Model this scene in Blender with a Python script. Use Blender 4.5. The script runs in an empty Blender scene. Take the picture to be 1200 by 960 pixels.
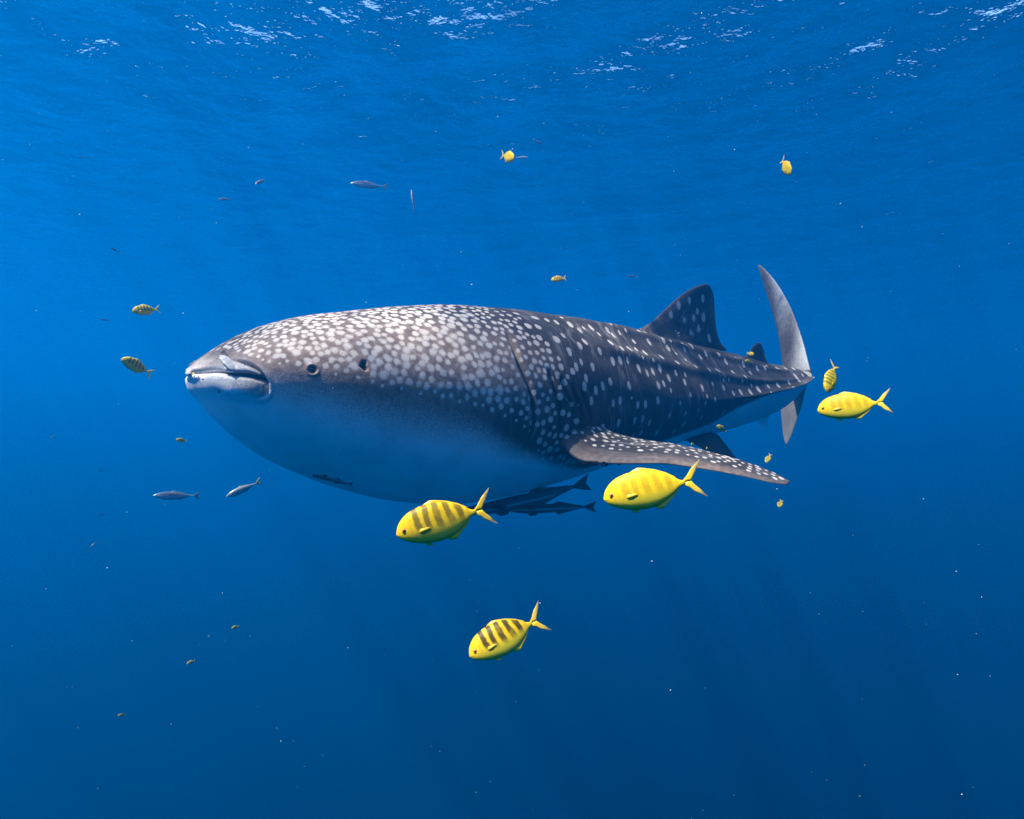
import bpy, bmesh, math, random
import numpy as np
from mathutils import Vector, Matrix, kdtree
C = bpy.context.scene.collection
S = bpy.context.scene
rng = np.random.default_rng(7); random.seed(7)
R = math.radians

# ------------------------------------------------------------------ camera
FPX = 782.0                                    # focal length in pixels of a 1200 pixel wide frame
cam = bpy.data.cameras.new('camera'); cam_o = bpy.data.objects.new('camera', cam); C.objects.link(cam_o)
cam_o.rotation_euler = (R(90), 0, 0); cam.sensor_width = 36; cam.lens = 36 * FPX / 1200; cam.clip_start = .02; cam.clip_end = 2000
S.camera = cam_o
def at(px, py, Y): return Vector(((px - 600) / FPX * Y, Y, (480 - py) / FPX * Y))

# ------------------------------------------------------------------ sky, sun, exposure
SUN_EL, SUN_AZ = 60, -119                       # direction of the sunlight under water, azimuth from +Y clockwise
DEPTH = 4.6                                    # metres of water above the camera
w = bpy.data.worlds.new('World'); S.world = w; w.use_nodes = True; nt = w.node_tree
sky = nt.nodes.new('ShaderNodeTexSky'); sky.sky_type = 'NISHITA'; sky.sun_disc = False
sky.sun_elevation = R(SUN_EL); sky.sun_rotation = R(SUN_AZ)
nt.nodes['Background'].inputs[1].default_value = .15; nt.links.new(sky.outputs[0], nt.nodes['Background'].inputs[0])
sl = bpy.data.lights.new('sun', 'SUN'); sl.energy = 5.0; sl.angle = R(.5); sl.color = (1, .81, .67)
sun_o = bpy.data.objects.new('sun', sl); C.objects.link(sun_o)
sd = Vector((math.sin(R(SUN_AZ)) * math.cos(R(SUN_EL)), math.cos(R(SUN_AZ)) * math.cos(R(SUN_EL)), math.sin(R(SUN_EL))))
sun_o.rotation_euler = sd.to_track_quat('Z', 'Y').to_euler()
S.view_settings.view_transform = 'Standard'; S.view_settings.look = 'None'; S.view_settings.gamma = 1; S.view_settings.exposure = 2.0
cy = S.cycles
cy.max_bounces = 6; cy.diffuse_bounces = 3; cy.glossy_bounces = 3; cy.transmission_bounces = 3; cy.volume_bounces = 0; cy.transparent_max_bounces = 16
cy.caustics_reflective = False; cy.caustics_refractive = False; cy.use_denoising = True

# ------------------------------------------------------------------ helpers
def nodes(name):
    m = bpy.data.materials.new(name); m.use_nodes = True; n = m.node_tree
    return m, n, n.nodes.new, n.links.new, n.nodes['Principled BSDF'], n.nodes['Material Output']
def mesh_obj(name, V, Fq, mats, parent=None, smooth=True):
    me = bpy.data.meshes.new(name); me.from_pydata([tuple(v) for v in V] if not isinstance(V, np.ndarray) else V.tolist(), [], Fq); me.update()
    for m in (mats if isinstance(mats, (list, tuple)) else [mats]): me.materials.append(m)
    if smooth: me.polygons.foreach_set('use_smooth', np.ones(len(me.polygons), bool))
    o = bpy.data.objects.new(name, me); C.objects.link(o); o.parent = parent
    return o
def tag(o, label, cat, group=None):
    o['label'] = label; o['category'] = cat
    if group: o['group'] = group
    return o
def ramp(n, stops, interp='LINEAR'):
    r = n.nodes.new('ShaderNodeValToRGB'); e = r.color_ramp.elements; r.color_ramp.interpolation = interp
    while len(e) < len(stops): e.new(.5)
    for k, (p, c) in enumerate(stops): e[k].position = p; e[k].color = (*c, 1) if len(c) == 3 else c
    return r
def math_(n, op, a, b=None, clamp=False):
    x = n.nodes.new('ShaderNodeMath'); x.operation = op; x.use_clamp = clamp
    for k, v in enumerate((a, b)):
        if v is None: continue
        if isinstance(v, (int, float)): x.inputs[k].default_value = v
        else: n.links.new(v, x.inputs[k])
    return x.outputs[0]
def mixc(n, f, a, b):
    x = n.nodes.new('ShaderNodeMix'); x.data_type = 'RGBA'
    for k, v in ((0, f), (6, a), (7, b)):
        if isinstance(v, (int, float)): x.inputs[k].default_value = v
        elif isinstance(v, tuple): x.inputs[k].default_value = (*v, 1)
        else: n.links.new(v, x.inputs[k])
    return x.outputs[2]
def smooth(n, v, a, b):
    x = n.nodes.new('ShaderNodeMapRange'); x.interpolation_type = 'SMOOTHSTEP'
    n.links.new(v, x.inputs[0]); x.inputs[1].default_value = a; x.inputs[2].default_value = b
    return x.outputs[0]
def noise(n, vec, scale, detail=3, rough=.5):
    x = n.nodes.new('ShaderNodeTexNoise'); x.inputs['Scale'].default_value = scale; x.inputs['Detail'].default_value = detail; x.inputs['Roughness'].default_value = rough
    if vec is not None: n.links.new(vec, x.inputs['Vector'])
    return x.outputs[0]

# ------------------------------------------------------------------ the water: its surface overhead and its body
def build_water():
    # surface: one wide rippled sheet, finer where it is seen close to
    g = np.concatenate([np.linspace(-100, -24, 24)[:-1], np.linspace(-24, 24, 260), np.linspace(24, 100, 24)[1:]])
    gy = np.concatenate([np.linspace(-100, -4, 20)[:-1], np.linspace(-4, 36, 300), np.linspace(36, 100, 24)[1:]])
    XX, YY = np.meshgrid(g, gy, indexing='ij'); ZZ = np.zeros_like(XX)
    r2 = np.random.default_rng(3)
    for k in range(26):
        lam = .7 * 1.16**k * (.9 + .2*r2.random()) if k < 14 else .9 + 2.2*r2.random(); a = r2.normal(.6, .9); kk = 2*np.pi/lam
        ZZ += .0068 * lam**.85 * np.sin(kk*(XX*np.cos(a) + YY*np.sin(a)) + 6.28*r2.random()) * (1 if k < 14 else .6) * min(1, 2.5/lam)
    n0, n1 = XX.shape; idx = np.arange(n0*n1).reshape(n0, n1)
    Fq = np.stack([idx[:-1, :-1], idx[1:, :-1], idx[1:, 1:], idx[:-1, 1:]], -1).reshape(-1, 4).tolist()
    m, n, N, L, pb, out = nodes('water_surface'); n.nodes.remove(pb)
    tc = N('ShaderNodeTexCoord')
    h = math_(n, 'ADD', noise(n, tc.outputs['Object'], 1.4, 5, .55), math_(n, 'MULTIPLY', noise(n, tc.outputs['Object'], 7.0, 3, .5), .10))
    bp = N('ShaderNodeBump'); bp.inputs['Strength'].default_value = 1; bp.inputs['Distance'].default_value = .122; L(h, bp.inputs['Height'])
    fr = N('ShaderNodeFresnel'); fr.inputs[0].default_value = 1.333; L(bp.outputs[0], fr.inputs['Normal'])
    tr = N('ShaderNodeBsdfTransparent')
    # patchy noise in the transparency colour paints stronger and weaker light shafts
    shaft_map = N('ShaderNodeMapping'); shaft_map.inputs['Scale'].default_value = (1.0, .55, 1); shaft_map.inputs['Rotation'].default_value = (0, 0, .5); L(tc.outputs['Object'], shaft_map.inputs[0])
    L(mixc(n, smooth(n, noise(n, shaft_map.outputs[0], 1.5, 3, .6), .36, .62), (.42, .42, .42), (1, 1, 1)), tr.inputs[0])
    gl = N('ShaderNodeBsdfGlossy'); gl.inputs['Roughness'].default_value = .03; L(bp.outputs[0], gl.inputs['Normal'])
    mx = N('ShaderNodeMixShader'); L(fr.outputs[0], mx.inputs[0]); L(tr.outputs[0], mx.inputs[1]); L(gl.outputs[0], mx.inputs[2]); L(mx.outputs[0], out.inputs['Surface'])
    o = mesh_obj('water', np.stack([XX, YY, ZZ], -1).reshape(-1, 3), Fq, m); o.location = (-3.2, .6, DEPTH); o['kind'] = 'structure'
    # body of the water: absorbs red first, scatters blue
    bm = bmesh.new(); bmesh.ops.create_cube(bm, size=1); me = bpy.data.meshes.new('haze'); bm.to_mesh(me); bm.free()
    o = bpy.data.objects.new('haze', me); C.objects.link(o); top, bot = DEPTH + .6, -75.0
    o.scale = (230, 230, top - bot); o.location = (0, 0, (top + bot) / 2); o['kind'] = 'stuff'
    m, n, N, L, pb, out = nodes('water_body'); n.nodes.remove(pb)
    v = N('ShaderNodeVolumePrincipled'); v.inputs['Color'].default_value = (0.0, .285, 1.0, 1); v.inputs['Density'].default_value = .052
    v.inputs['Anisotropy'].default_value = .42; v.inputs['Density Attribute'].default_value = ''; v.inputs['Temperature Attribute'].default_value = ''
    va = N('ShaderNodeVolumeAbsorption'); va.inputs['Color'].default_value = (0, .93, 1, 1); va.inputs['Density'].default_value = .016
    ad = N('ShaderNodeAddShader'); L(v.outputs[0], ad.inputs[0]); L(va.outputs[0], ad.inputs[1]); L(ad.outputs[0], out.inputs['Volume']); me.materials.append(m)
build_water()

# ------------------------------------------------------------------ shark form (numbers in metres)
TL = 5.5
def pchip(xs, ys):
    xs = np.array(xs, float); ys = np.array(ys, float); h = np.diff(xs); d = np.diff(ys) / h; m = np.zeros_like(ys)
    for i in range(1, len(xs) - 1):
        if d[i-1] * d[i] > 0:
            w1 = 2*h[i] + h[i-1]; w2 = h[i] + 2*h[i-1]; m[i] = (w1 + w2) / (w1/d[i-1] + w2/d[i])
    m[0] = d[0]; m[-1] = d[-1]
    def f(x):
        x = np.clip(np.asarray(x, float), xs[0], xs[-1]); k = np.clip(np.searchsorted(xs, x, side='right') - 1, 0, len(xs) - 2)
        t = (x - xs[k]) / h[k]
        return (2*t**3 - 3*t**2 + 1)*ys[k] + (t**3 - 2*t**2 + t)*h[k]*m[k] + (-2*t**3 + 3*t**2)*ys[k+1] + (t**3 - t**2)*h[k]*m[k+1]
    return f
_psi = pchip([0, .3, .5, .6, .66, .70, .74, .78, .82, 1.0], [40, 40, 38, 35, 33, 36, 46, 66, 88, 104])
_ss = np.linspace(0, 1, 4001); _a = np.radians(_psi(_ss)); _d = TL / 4000
_SX = -1.14 + np.concatenate([[0], np.cumsum(np.cos(_a))[:-1]]) * _d
_SY = 2.35 + np.concatenate([[0], np.cumsum(np.sin(_a))[:-1]]) * _d
def spine(s): return np.interp(s, _ss, _SX), np.interp(s, _ss, _SY), np.radians(_psi(s))
_zt = pchip([0, .004, .01, .02, .035, .05, .075, .1, .15, .2, .25, .3, .4, .5, .6, .7, .76, .80], [.128, .158, .190, .232, .285, .323, .365, .392, .442, .473, .488, .492, .482, .442, .385, .318, .305, .29])
_zb = pchip([0, .004, .01, .02, .035, .05, .075, .1, .15, .2, .25, .3, .4, .5, .6, .7, .76, .80], [.122, .085, .035, -.040, -.120, -.184, -.255, -.314, -.394, -.430, -.420, -.385, -.298, -.215, -.140, -.020, .100, .16])
_zm = pchip([0, .05, .1, .2, .3, .4, .5, .6, .7, .76, .80], [.125, .110, .07, .02, .02, .03, .05, .09, .165, .235, .25])
_w = pchip([0, .0015, .005, .01, .02, .035, .05, .075, .1, .15, .2, .25, .3, .4, .5, .6, .7, .76, .80], [.03, .085, .155, .215, .285, .345, .38, .42, .445, .47, .475, .465, .44, .375, .305, .235, .160, .088, .05])
_et = pchip([0, .05, .2, .3, .45, .7, .8], [1.0, .95, .95, 1.0, 1.3, 1.55, 1.3])          # section exponents, top and bottom
_eb = pchip([0, .05, .2, .4, .55, .7, .8], [1.0, 1.0, .95, 1.0, 1.35, 1.5, 1.2])
_keel = pchip([0, .44, .55, .68, .76, .80], [0, 0, .012, .036, .044, .03])
def seg_dist(A, B, poly):
    """distance of points (A,B) to a polyline and the running position along it"""
    best = np.full(A.shape, 1e9)
    for (x0, y0), (x1, y1) in zip(poly[:-1], poly[1:]):
        dx, dy = x1 - x0, y1 - y0; t = np.clip(((A - x0)*dx + (B - y0)*dy) / (dx*dx + dy*dy), 0, 1)
        best = np.minimum(best, np.hypot(A - x0 - t*dx, B - y0 - t*dy))
    return best
def bump(x, c, w): return np.exp(-((x - c) / w)**2)
def surf0(s, th):
    """smooth left half section: lateral offset and height for station s and angle th (-90 belly .. 90 back, degrees)"""
    r = np.radians(th); c = np.abs(np.cos(r)); q = np.abs(np.sin(r)); up = th >= 0
    e = np.where(up, _et(s), _eb(s)); zm = _zm(s)
    lat = _w(s) * c**e
    z = np.where(up, zm + (_zt(s) - zm) * q**e, zm - (zm - _zb(s)) * q**e)
    lat = lat + _keel(s) * bump(th, 2, 9)
    fade = np.clip((s - .26) / .1, 0, 1) * np.clip((.74 - s) / .12, 0, 1)
    for a0, amp in ((28, .016), (54, .022)):
        k = amp * fade * bump(th, a0 + 8*np.sin(s*5), 5.0); lat = lat + k*c; z = z + k*q
    return lat, z
def world(s, lat, z, side=1):
    X, Y, a = spine(s)
    return X + side*lat*np.sin(a), Y - side*lat*np.cos(a), z
# ------------------------------------------------------------------ shark skin pattern, placed along (station, angle)
FLANK_SPOTS = [(0.288,35),(0.299,39),(0.271,30),(0.314,33),(0.305,50),(0.314,53),(0.327,55),(0.331,49),(0.354,56),(0.358,52),(0.373,56),(0.386,59),(0.428,70),(0.34,42),(0.368,40),(0.39,50),(0.395,40),(0.383,42),(0.342,29),(0.33,28),(0.354,30),(0.37,26),(0.383,34),(0.296,22),(0.317,14),(0.346,13),(0.274,21),(0.268,18),(0.284,15),(0.28,10),(0.295,8),(0.305,11),(0.329,3),(0.319,1),(0.357,0),(0.37,0),(0.288,2),(0.282,24),(0.298,55),(0.282,56),(0.272,58),(0.26,60),(0.243,64),(0.239,48),(0.25,48),(0.262,38),(0.274,42),(0.422,54),(0.351,38),(0.383,24),(0.423,39),(0.41,29),(0.395,26),(0.452,58),(0.455,52),(0.488,54),(0.519,70),(0.45,37),(0.422,23),(0.438,28),(0.408,18),(0.45,21),(0.397,16),(0.485,36),(0.509,34),(0.532,36),(0.483,17),(0.509,22),(0.53,18),(0.529,54),(0.515,50),(0.556,56),(0.566,50),(0.567,37),(0.392,4),(0.504,2),(0.354,-12),(0.329,-12),(0.367,-12),(0.38,-16),(0.415,-12),(0.446,-13),(0.451,-26),(0.486,-24),(0.534,-26),(0.437,-32),(0.401,-28),(0.359,-26),(0.371,-24),(0.603,62),(0.604,50),(0.587,32),(0.611,40),(0.632,48),(0.651,51),(0.547,11),(0.565,12),(0.587,12),(0.608,14),(0.634,18),(0.657,18),(0.683,20),(0.711,22),(0.713,36),(0.734,29),(0.686,58),(0.712,65),(0.735,66),(0.564,-24)]
DORSAL_SPOTS = [(0.498,0.582),(0.512,0.647),(0.531,0.686),(0.545,0.626),(0.557,0.591),(0.521,0.555),(0.532,0.477),(0.547,0.513),(0.567,0.46),(0.556,0.714),(0.538,0.58),(0.529,0.409),(0.508,0.465)]
MOUTH_GAP = [(0.0002,0),(0.0014,4.5),(0.0049,9.5),(0.0085,3),(0.0112,-2.5),(0.0165,-2.5),(0.0218,-3),(0.0263,-5),(0.029,-8.5)]
FURROW = [(0.0138,32),(0.0174,22.5),(0.0201,16),(0.0236,7),(0.0272,-2.5),(0.029,-9),(0.0298,-14),(0.029,-19.5),(0.0254,-23.5)]
NARES = [(0.0147,65.5),(0.0138,49),(0.013,26.5),(0.0125,10)]
RECESS = [(0.002,16),(0.0055,21),(0.009,15)]
GILLS = [[(0.2095,42.5),(0.2095,23.5),(0.2166,7.5),(0.2211,-6.5),(0.2202,-17.5),(0.2211,-28)], [(0.2379,19.5),(0.2433,6),(0.2486,-4.5),(0.2504,-16.5)], [(0.2504,15),(0.2575,4),(0.2637,-4.5),(0.2655,-16)], [(0.262,11.5),(0.2691,2),(0.2753,-7),(0.2762,-15)], [(0.2735,10),(0.2824,0),(0.2878,-7.5),(0.2869,-14)]]
EYE, SPIRACLE = (0.0530, 6.0), (0.0841, 13.0)
_spotline = pchip([0.0, .0156, .0218, .037, .0592, .085, .1259, .1677, .1979, .2211, .2433, .3118, .4], [90, 80, 31, 13, 7, 4, 2, 0, -5, -16, -32, -46, -46])
_belly = pchip([0, .0254, .0423, .0725, .101, .1437, .2077, .2611, .3171, .4, .4683, .52, .543, .5955, .6666, .8], [-20, -26, -23, -20, -18, -17, -25, -37, -50, -44, -43, -40, -30, -16, -2, 0])
_bwid = pchip([0, .05, .1, .2, .26, .32, .5, .6, .8], [10, 22, 24, 18, 12, 10, 12, 12, 6])

def pts3(poly, side=1):
    p = np.array(poly, float); la, z = surf0(p[:, 0], p[:, 1]); return np.stack(world(p[:, 0], la, z, side), -1)
def dist3(P, poly3):
    best = np.full(P.shape[:-1], 9.0); pos = np.zeros(P.shape[:-1]); nseg = len(poly3) - 1
    for k in range(nseg):
        a, b = poly3[k], poly3[k+1]; d = b - a; t = np.clip(((P - a) @ d) / (d @ d), 0, 1)
        q = np.linalg.norm(P - a - t[..., None]*d, axis=-1); m = q < best; best = np.where(m, q, best); pos = np.where(m, (k + t)/nseg, pos)
    return best, pos
def refine(poly, n=6):
    p = np.array(poly); k = np.arange(len(p)); f = [pchip(k, p[:, j]) for j in (0, 1)]; t = np.linspace(0, len(p) - 1, (len(p) - 1)*n + 1)
    return np.stack([f[0](t), f[1](t)], -1)

def fin_rows(LE, TE, n, thick, up, power=1.0, cols=28, flare=0.0):
    """a fin lofted from leading edge to trailing edge, root first; returns verts, quads, chord position, span position"""
    LE = np.array(LE, float); TE = np.array(TE, float)
    def res(Pp):
        k = np.concatenate([[0], np.cumsum(np.linalg.norm(np.diff(Pp, axis=0), axis=1))]); k /= k[-1]
        return np.stack([pchip(k, Pp[:, j])(np.linspace(0, 1, n)) for j in range(3)], -1)
    A, B = res(LE), res(TE); ph = np.linspace(0, 2*np.pi, cols, endpoint=False); x = (1 - np.cos(ph)) / 2
    th = np.sign(np.sin(ph)) * (1.9*np.sqrt(x) * (1 - x)**.9) * .5
    chord = B - A; span = np.gradient((A + B) / 2, axis=0); nr = np.cross(span, chord); nr /= np.linalg.norm(nr, axis=1)[:, None] + 1e-9
    nr *= np.sign(nr @ np.array(up, float))[:, None] + 1e-9
    t = np.linspace(0, 1, n); tk = thick * (1 - .86*t**power) + flare*np.exp(-t/.10); tk[-1] *= .3
    V = A[:, None] + chord[:, None]*x[None, :, None] + nr[:, None]*(th[None, :]*tk[:, None])[..., None]
    idx = np.arange(n*cols).reshape(n, cols); q = np.stack([idx[:-1], np.roll(idx, -1, 1)[:-1], np.roll(idx, -1, 1)[1:], idx[1:]], -1).reshape(-1, 4)
    faces = q.tolist() + [idx[-1].tolist()]
    return V.reshape(-1, 3), faces, np.tile(x, n), np.repeat(t, cols), np.tile(np.sin(ph), n)

def shark_skin():
    m, n, N, L, pb, out = nodes('shark_skin')
    tc = N('ShaderNodeTexCoord'); ob = tc.outputs['Object']
    def attr(a): x = N('ShaderNodeAttribute'); x.attribute_name = a; return x.outputs['Fac']
    spot, back, tone, ruv = attr('spot'), attr('back'), attr('tone'), N('ShaderNodeAttribute'); ruv.attribute_name = 'skin_uv'
    fine, mid, big = noise(n, ob, 170, 3, .6), noise(n, ob, 38, 4, .6), noise(n, ob, 6, 4, .55)
    # skin of the back: slate behind, warm taupe over the head, mottled
    slate = mixc(n, smooth(n, big, .35, .68), (.0105, .0105, .0105), (.040, .037, .035))
    taupe = mixc(n, smooth(n, mid, .3, .7), (.135, .094, .075), (.250, .186, .150))
    skin = mixc(n, tone, slate, taupe)
    # thin pale wandering lines that run down the flank
    mp = N('ShaderNodeMapping'); mp.inputs['Scale'].default_value = (15, 2.0, 1); L(ruv.outputs['Vector'], mp.inputs[0])
    ln = noise(n, mp.outputs[0], 1.0, 2, .5); ridge = math_(n, 'ABSOLUTE', math_(n, 'SUBTRACT', ln, .5))
    lines = math_(n, 'MULTIPLY', math_(n, 'SUBTRACT', 1.0, smooth(n, ridge, .004, .03)), math_(n, 'MULTIPLY', smooth(n, noise(n, ob, 5, 2), .42, .62), .34))
    lines = math_(n, 'MULTIPLY', lines, math_(n, 'SUBTRACT', 1.0, tone))
    skin = mixc(n, lines, skin, (.36, .34, .32))
    # pale spots with soft ragged rims
    sv = math_(n, 'ADD', spot, math_(n, 'ADD', math_(n, 'MULTIPLY', math_(n, 'SUBTRACT', mid, .5), 1.3), math_(n, 'MULTIPLY', math_(n, 'SUBTRACT', fine, .5), .5))); smh = smooth(n, sv, -.16, .58); smb = smooth(n, math_(n, 'ADD', spot, math_(n, 'MULTIPLY', math_(n, 'SUBTRACT', mid, .5), .7)), -.04, .30)
    mxs = N('ShaderNodeMix'); L(tone, mxs.inputs[0]); L(smb, mxs.inputs[2]); L(smh, mxs.inputs[3]); sm = mxs.outputs[0]
    spotc = mixc(n, smooth(n, noise(n, ob, 11, 3), .3, .7), mixc(n, fine, (.36, .315, .28), (.52, .465, .42)), mixc(n, fine, (.44, .39, .345), (.60, .54, .49)))
    skin = mixc(n, sm, skin, spotc)
    # pale belly, the border broken up by dark freckles
    bv = math_(n, 'ADD', back, math_(n, 'MULTIPLY', math_(n, 'SUBTRACT', fine, .5), .55)); bmk = smooth(n, bv, .12, .88)
    col = mixc(n, bmk, mixc(n, smooth(n, big, .3, .7), (.72, .75, .76), (.86, .89, .90)), skin)
    fre = N('ShaderNodeTexVoronoi'); fre.inputs['Scale'].default_value = 75; L(ob, fre.inputs['Vector'])
    frk = math_(n, 'MULTIPLY', math_(n, 'SUBTRACT', 1.0, smooth(n, fre.outputs['Distance'], .10, .24)), smooth(n, noise(n, ob, 14, 3), .50, .66)); L
    col = mixc(n, math_(n, 'MULTIPLY', frk, math_(n, 'MULTIPLY', tone, .55)), col, (.03, .03, .032))
    # scratches
    sc = N('ShaderNodeMapping'); sc.inputs['Scale'].default_value = (1.5, 14, 9); sc.inputs['Rotation'].default_value = (.3, .5, .7); L(ob, sc.inputs[0])
    sr = math_(n, 'ABSOLUTE', math_(n, 'SUBTRACT', noise(n, sc.outputs[0], 1.0, 2), .5)); sk = math_(n, 'MULTIPLY', math_(n, 'SUBTRACT', 1.0, smooth(n, sr, .001, .008)), .22)
    col = mixc(n, math_(n, 'MULTIPLY', sk, smooth(n, big, .5, .65)), col, (.55, .52, .5))
    L(col, pb.inputs['Base Color']); pb.inputs['Roughness'].default_value = .62; pb.inputs['Specular IOR Level'].default_value = .25
    bp = N('ShaderNodeBump'); bp.inputs['Strength'].default_value = .5; bp.inputs['Distance'].default_value = .004
    L(math_(n, 'ADD', mid, math_(n, 'MULTIPLY', fine, .5)), bp.inputs['Height']); L(bp.outputs[0], pb.inputs['Normal'])
    return m

def build_shark():
    root = bpy.data.objects.new('whale_shark', None); C.objects.link(root); root.empty_display_size = .3
    tag(root, 'huge whale shark with white spots on its dark back swimming in open blue water', 'whale shark')
    st = np.concatenate([.035*(np.linspace(0, 1, 170)[:-1])**1.45, np.linspace(.035, .11, 90)[:-1], np.linspace(.11, .32, 220)[:-1], np.linspace(.32, .80, 300)])
    thL = np.linspace(-90, 90, 320); thR = np.linspace(90, -90, 120)[1:-1]
    th = np.concatenate([thL, thR]); side = np.concatenate([np.ones(320), -np.ones(118)])
    Sg, Tg = np.meshgrid(st, th, indexing='ij'); side = np.broadcast_to(side, Sg.shape)
    la, z = surf0(Sg, Tg); P = np.stack(world(Sg, la, z, side), -1)
    du = np.gradient(P, axis=0); dv = (np.roll(P, -1, 1) - np.roll(P, 1, 1)) / 2
    Nn = np.cross(du, dv); Nn /= np.linalg.norm(Nn, axis=-1)[..., None] + 1e-12
    ctr = P.mean(1, keepdims=True); Nn *= np.sign((Nn * (P - ctr)).sum(-1))[..., None]
    D = np.zeros(Sg.shape)
    hd = Sg < .13; gd = (Sg > .18) & (Sg < .31)
    for sd_ in (1, -1):
        H = hd & (side == sd_); Ph = P[H]
        d, pos = dist3(Ph, pts3(refine(MOUTH_GAP), sd_)); zrel = np.zeros(len(Ph))
        gp = pts3(refine(MOUTH_GAP), sd_); zg = np.interp(Sg[H], np.sort(np.array(refine(MOUTH_GAP))[:, 0]), gp[np.argsort(np.array(refine(MOUTH_GAP))[:, 0]), 2])
        below = Ph[:, 2] < zg
        inm = Sg[H] < .033
        D[H] += -.045 * np.exp(-(d/.0065)**2) * np.clip((1 - pos)*8, .25, 1) * np.clip(.35 + Sg[H]/.006, 0, 1)
        fd = np.clip((.033 - Sg[H])/.012, 0, 1); fd = fd*fd*(3 - 2*fd); D[H] += np.where(below, .017 * bump(d, .044, .036), 0) * fd * np.clip((Sg[H] - .003)/.012, 0, 1) * np.clip((zg - Ph[:, 2])/.006, 0, 1)
        D[H] += np.where(~below, .006 * bump(d, .018, .010), 0) * fd
        d, pos = dist3(Ph, pts3(refine(FURROW), sd_)); D[H] += (-.015 * np.exp(-(d/.0048)**2) + .003 * bump(d, .014, .006)) * np.clip(pos*6, 0, 1) * np.clip((1 - pos)*5, 0, 1)
        d, pos = dist3(Ph, pts3(refine(NARES), sd_)); D[H] += -.012 * np.exp(-(d/.005)**2)
        d, pos = dist3(Ph, pts3(refine(RECESS), sd_)); D[H] += -.018 * np.exp(-(d/.017)**2)
        for (c, r_, dep) in ((EYE, .0120, .016), (SPIRACLE, .0105, .040)):
            e3 = pts3([c, c], sd_)[0]; v = Ph - e3
            sp_ = dep > .03; d = np.linalg.norm(v * (np.array([1.25, 1.25, .72]) if sp_ else 1), axis=1) * (1 + (.22*np.sin(3*np.arctan2(v[:, 2], v[:, 0]) + 1) if sp_ else 0))
            D[H] += -dep * np.exp(-(d/r_)**(2.6 if sp_ else 4)) + (0 if sp_ else .0025) * bump(d, r_*1.5, r_*.42)
        G = gd & (side == sd_); Pg = P[G]
        for k, gl in enumerate(GILLS):
            a, b = np.array(gl[0]), np.array(gl[-1]); rg = refine(gl); d, pos = dist3(Pg, pts3(rg, sd_))
            sl = np.interp(Tg[G], rg[::-1, 1], rg[::-1, 0]); inr = np.clip(np.minimum(pos, 1 - pos)*6, 0, 1)
            ahead = Sg[G] < sl
            D[G] += -(.045 if k == 0 else .034) * np.exp(-(d/(.012 if k == 0 else .0105))**2) * inr + np.where(ahead, .010 * np.exp(-d/.05) * inr, 0)
    # soft unevenness of a living body
    D += .004*np.sin(Sg*55 + Tg*.05)*np.clip((Tg + 30)/60, 0, 1)*np.clip((Sg - .12)/.1, 0, 1)*np.sin(Tg*.11 + 3*Sg*9)
    P = P + Nn * D[..., None]
    n0, n1 = Sg.shape; idx = np.arange(n0*n1).reshape(n0, n1)
    quads = np.stack([idx[:-1], np.roll(idx, -1, 1)[:-1], np.roll(idx, -1, 1)[1:], idx[1:]], -1).reshape(-1, 4).tolist()
    V = [P.reshape(-1, 3)]; faces = quads + [idx[0].tolist()[::-1], idx[-1].tolist()]
    # attributes of the trunk
    bw = _bwid(Sg); hw = np.clip((.22 - Sg)/.06, 0, 1); hi = (_belly(Sg) + bw/2)*(1 - hw) + (np.minimum(_spotline(Sg), 40) + 2)*hw; lo = _belly(Sg) - bw*.5 - 6*hw
    back = np.clip((Tg - lo) / (hi - lo), 0, 1)
    back = np.where(Tg > -30, np.maximum(back, .66*np.clip((.034 - Sg)/.006, 0, 1)*np.clip((Tg + 30)/14, 0, 1)), back) 
    back = np.maximum(back, .62*np.clip((.022 - Sg)/.008, 0, 1)*np.clip((P[..., 2] - .035)/.04, 0, 1)) * np.clip(.60 + Sg/.065, 0, 1)
    tone = np.clip((.235 + .05*np.sin(Tg*.07) - Sg)/.10, 0, 1) * np.clip(1.35 - Tg/75, .35, 1)
    tone = np.clip(tone + .35*bump(Sg, .2095, .006)*(Tg > 0)*(Tg < 50), 0, 1)
    tone = np.maximum(tone, .12)
    B = [back.ravel()]; T = [tone.ravel()]; arc = np.cumsum(np.concatenate([np.zeros((n0, 1)), np.linalg.norm(np.diff(P, axis=1), axis=-1)], 1), 1)
    UV = [np.stack([Sg*TL, arc, side*1.7], -1).reshape(-1, 3)]
    # ---- spots: a dense crowd over the head, traced rows over the flank
    pos, rad = [], []
    def pitch(s): return np.interp(s, [.012, .03, .08, .15, .22, .30, .4], [.021, .024, .031, .036, .036, .048, .09])
    cand = np.stack([.012 + .29*rng.random(26000)**.9, np.degrees(np.arcsin(rng.random(26000)*1.75 - .75))], -1)
    cl, cz = surf0(cand[:, 0], cand[:, 1])
    es = {k: pts3([EYE, SPIRACLE], k) for k in (1, -1)}
    for sd_ in (1, -1):
        Q = np.stack(world(cand[:, 0], cl, cz, sd_), -1); acc = np.zeros((0, 3))
        fl = pts3(FLANK_SPOTS, sd_)
        for k in range(len(cand)):
            s, t = cand[k]
            if t < _spotline(s) - 2 or s > .272 - .0006*max(t, 0) + .02*(t < -20): continue
            p = pitch(s) * (.95 + .12*math.sin(k)); q = Q[k]
            if len(acc) and (np.abs(acc - q).sum(1).min() < p*.9 or np.linalg.norm(acc - q, axis=1).min() < p): continue
            if np.linalg.norm(fl - q, axis=1).min() < .05 or np.linalg.norm(es[sd_] - q, axis=1).min() < .034: continue
            acc = np.vstack([acc, q]); pos.append(q); edge = np.clip((t - _spotline(s) + 6)/10, .55, 1)
            rad.append(p * (.56 if s < .19 else .43) * edge * (.9 + .2*rng.random()))
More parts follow.
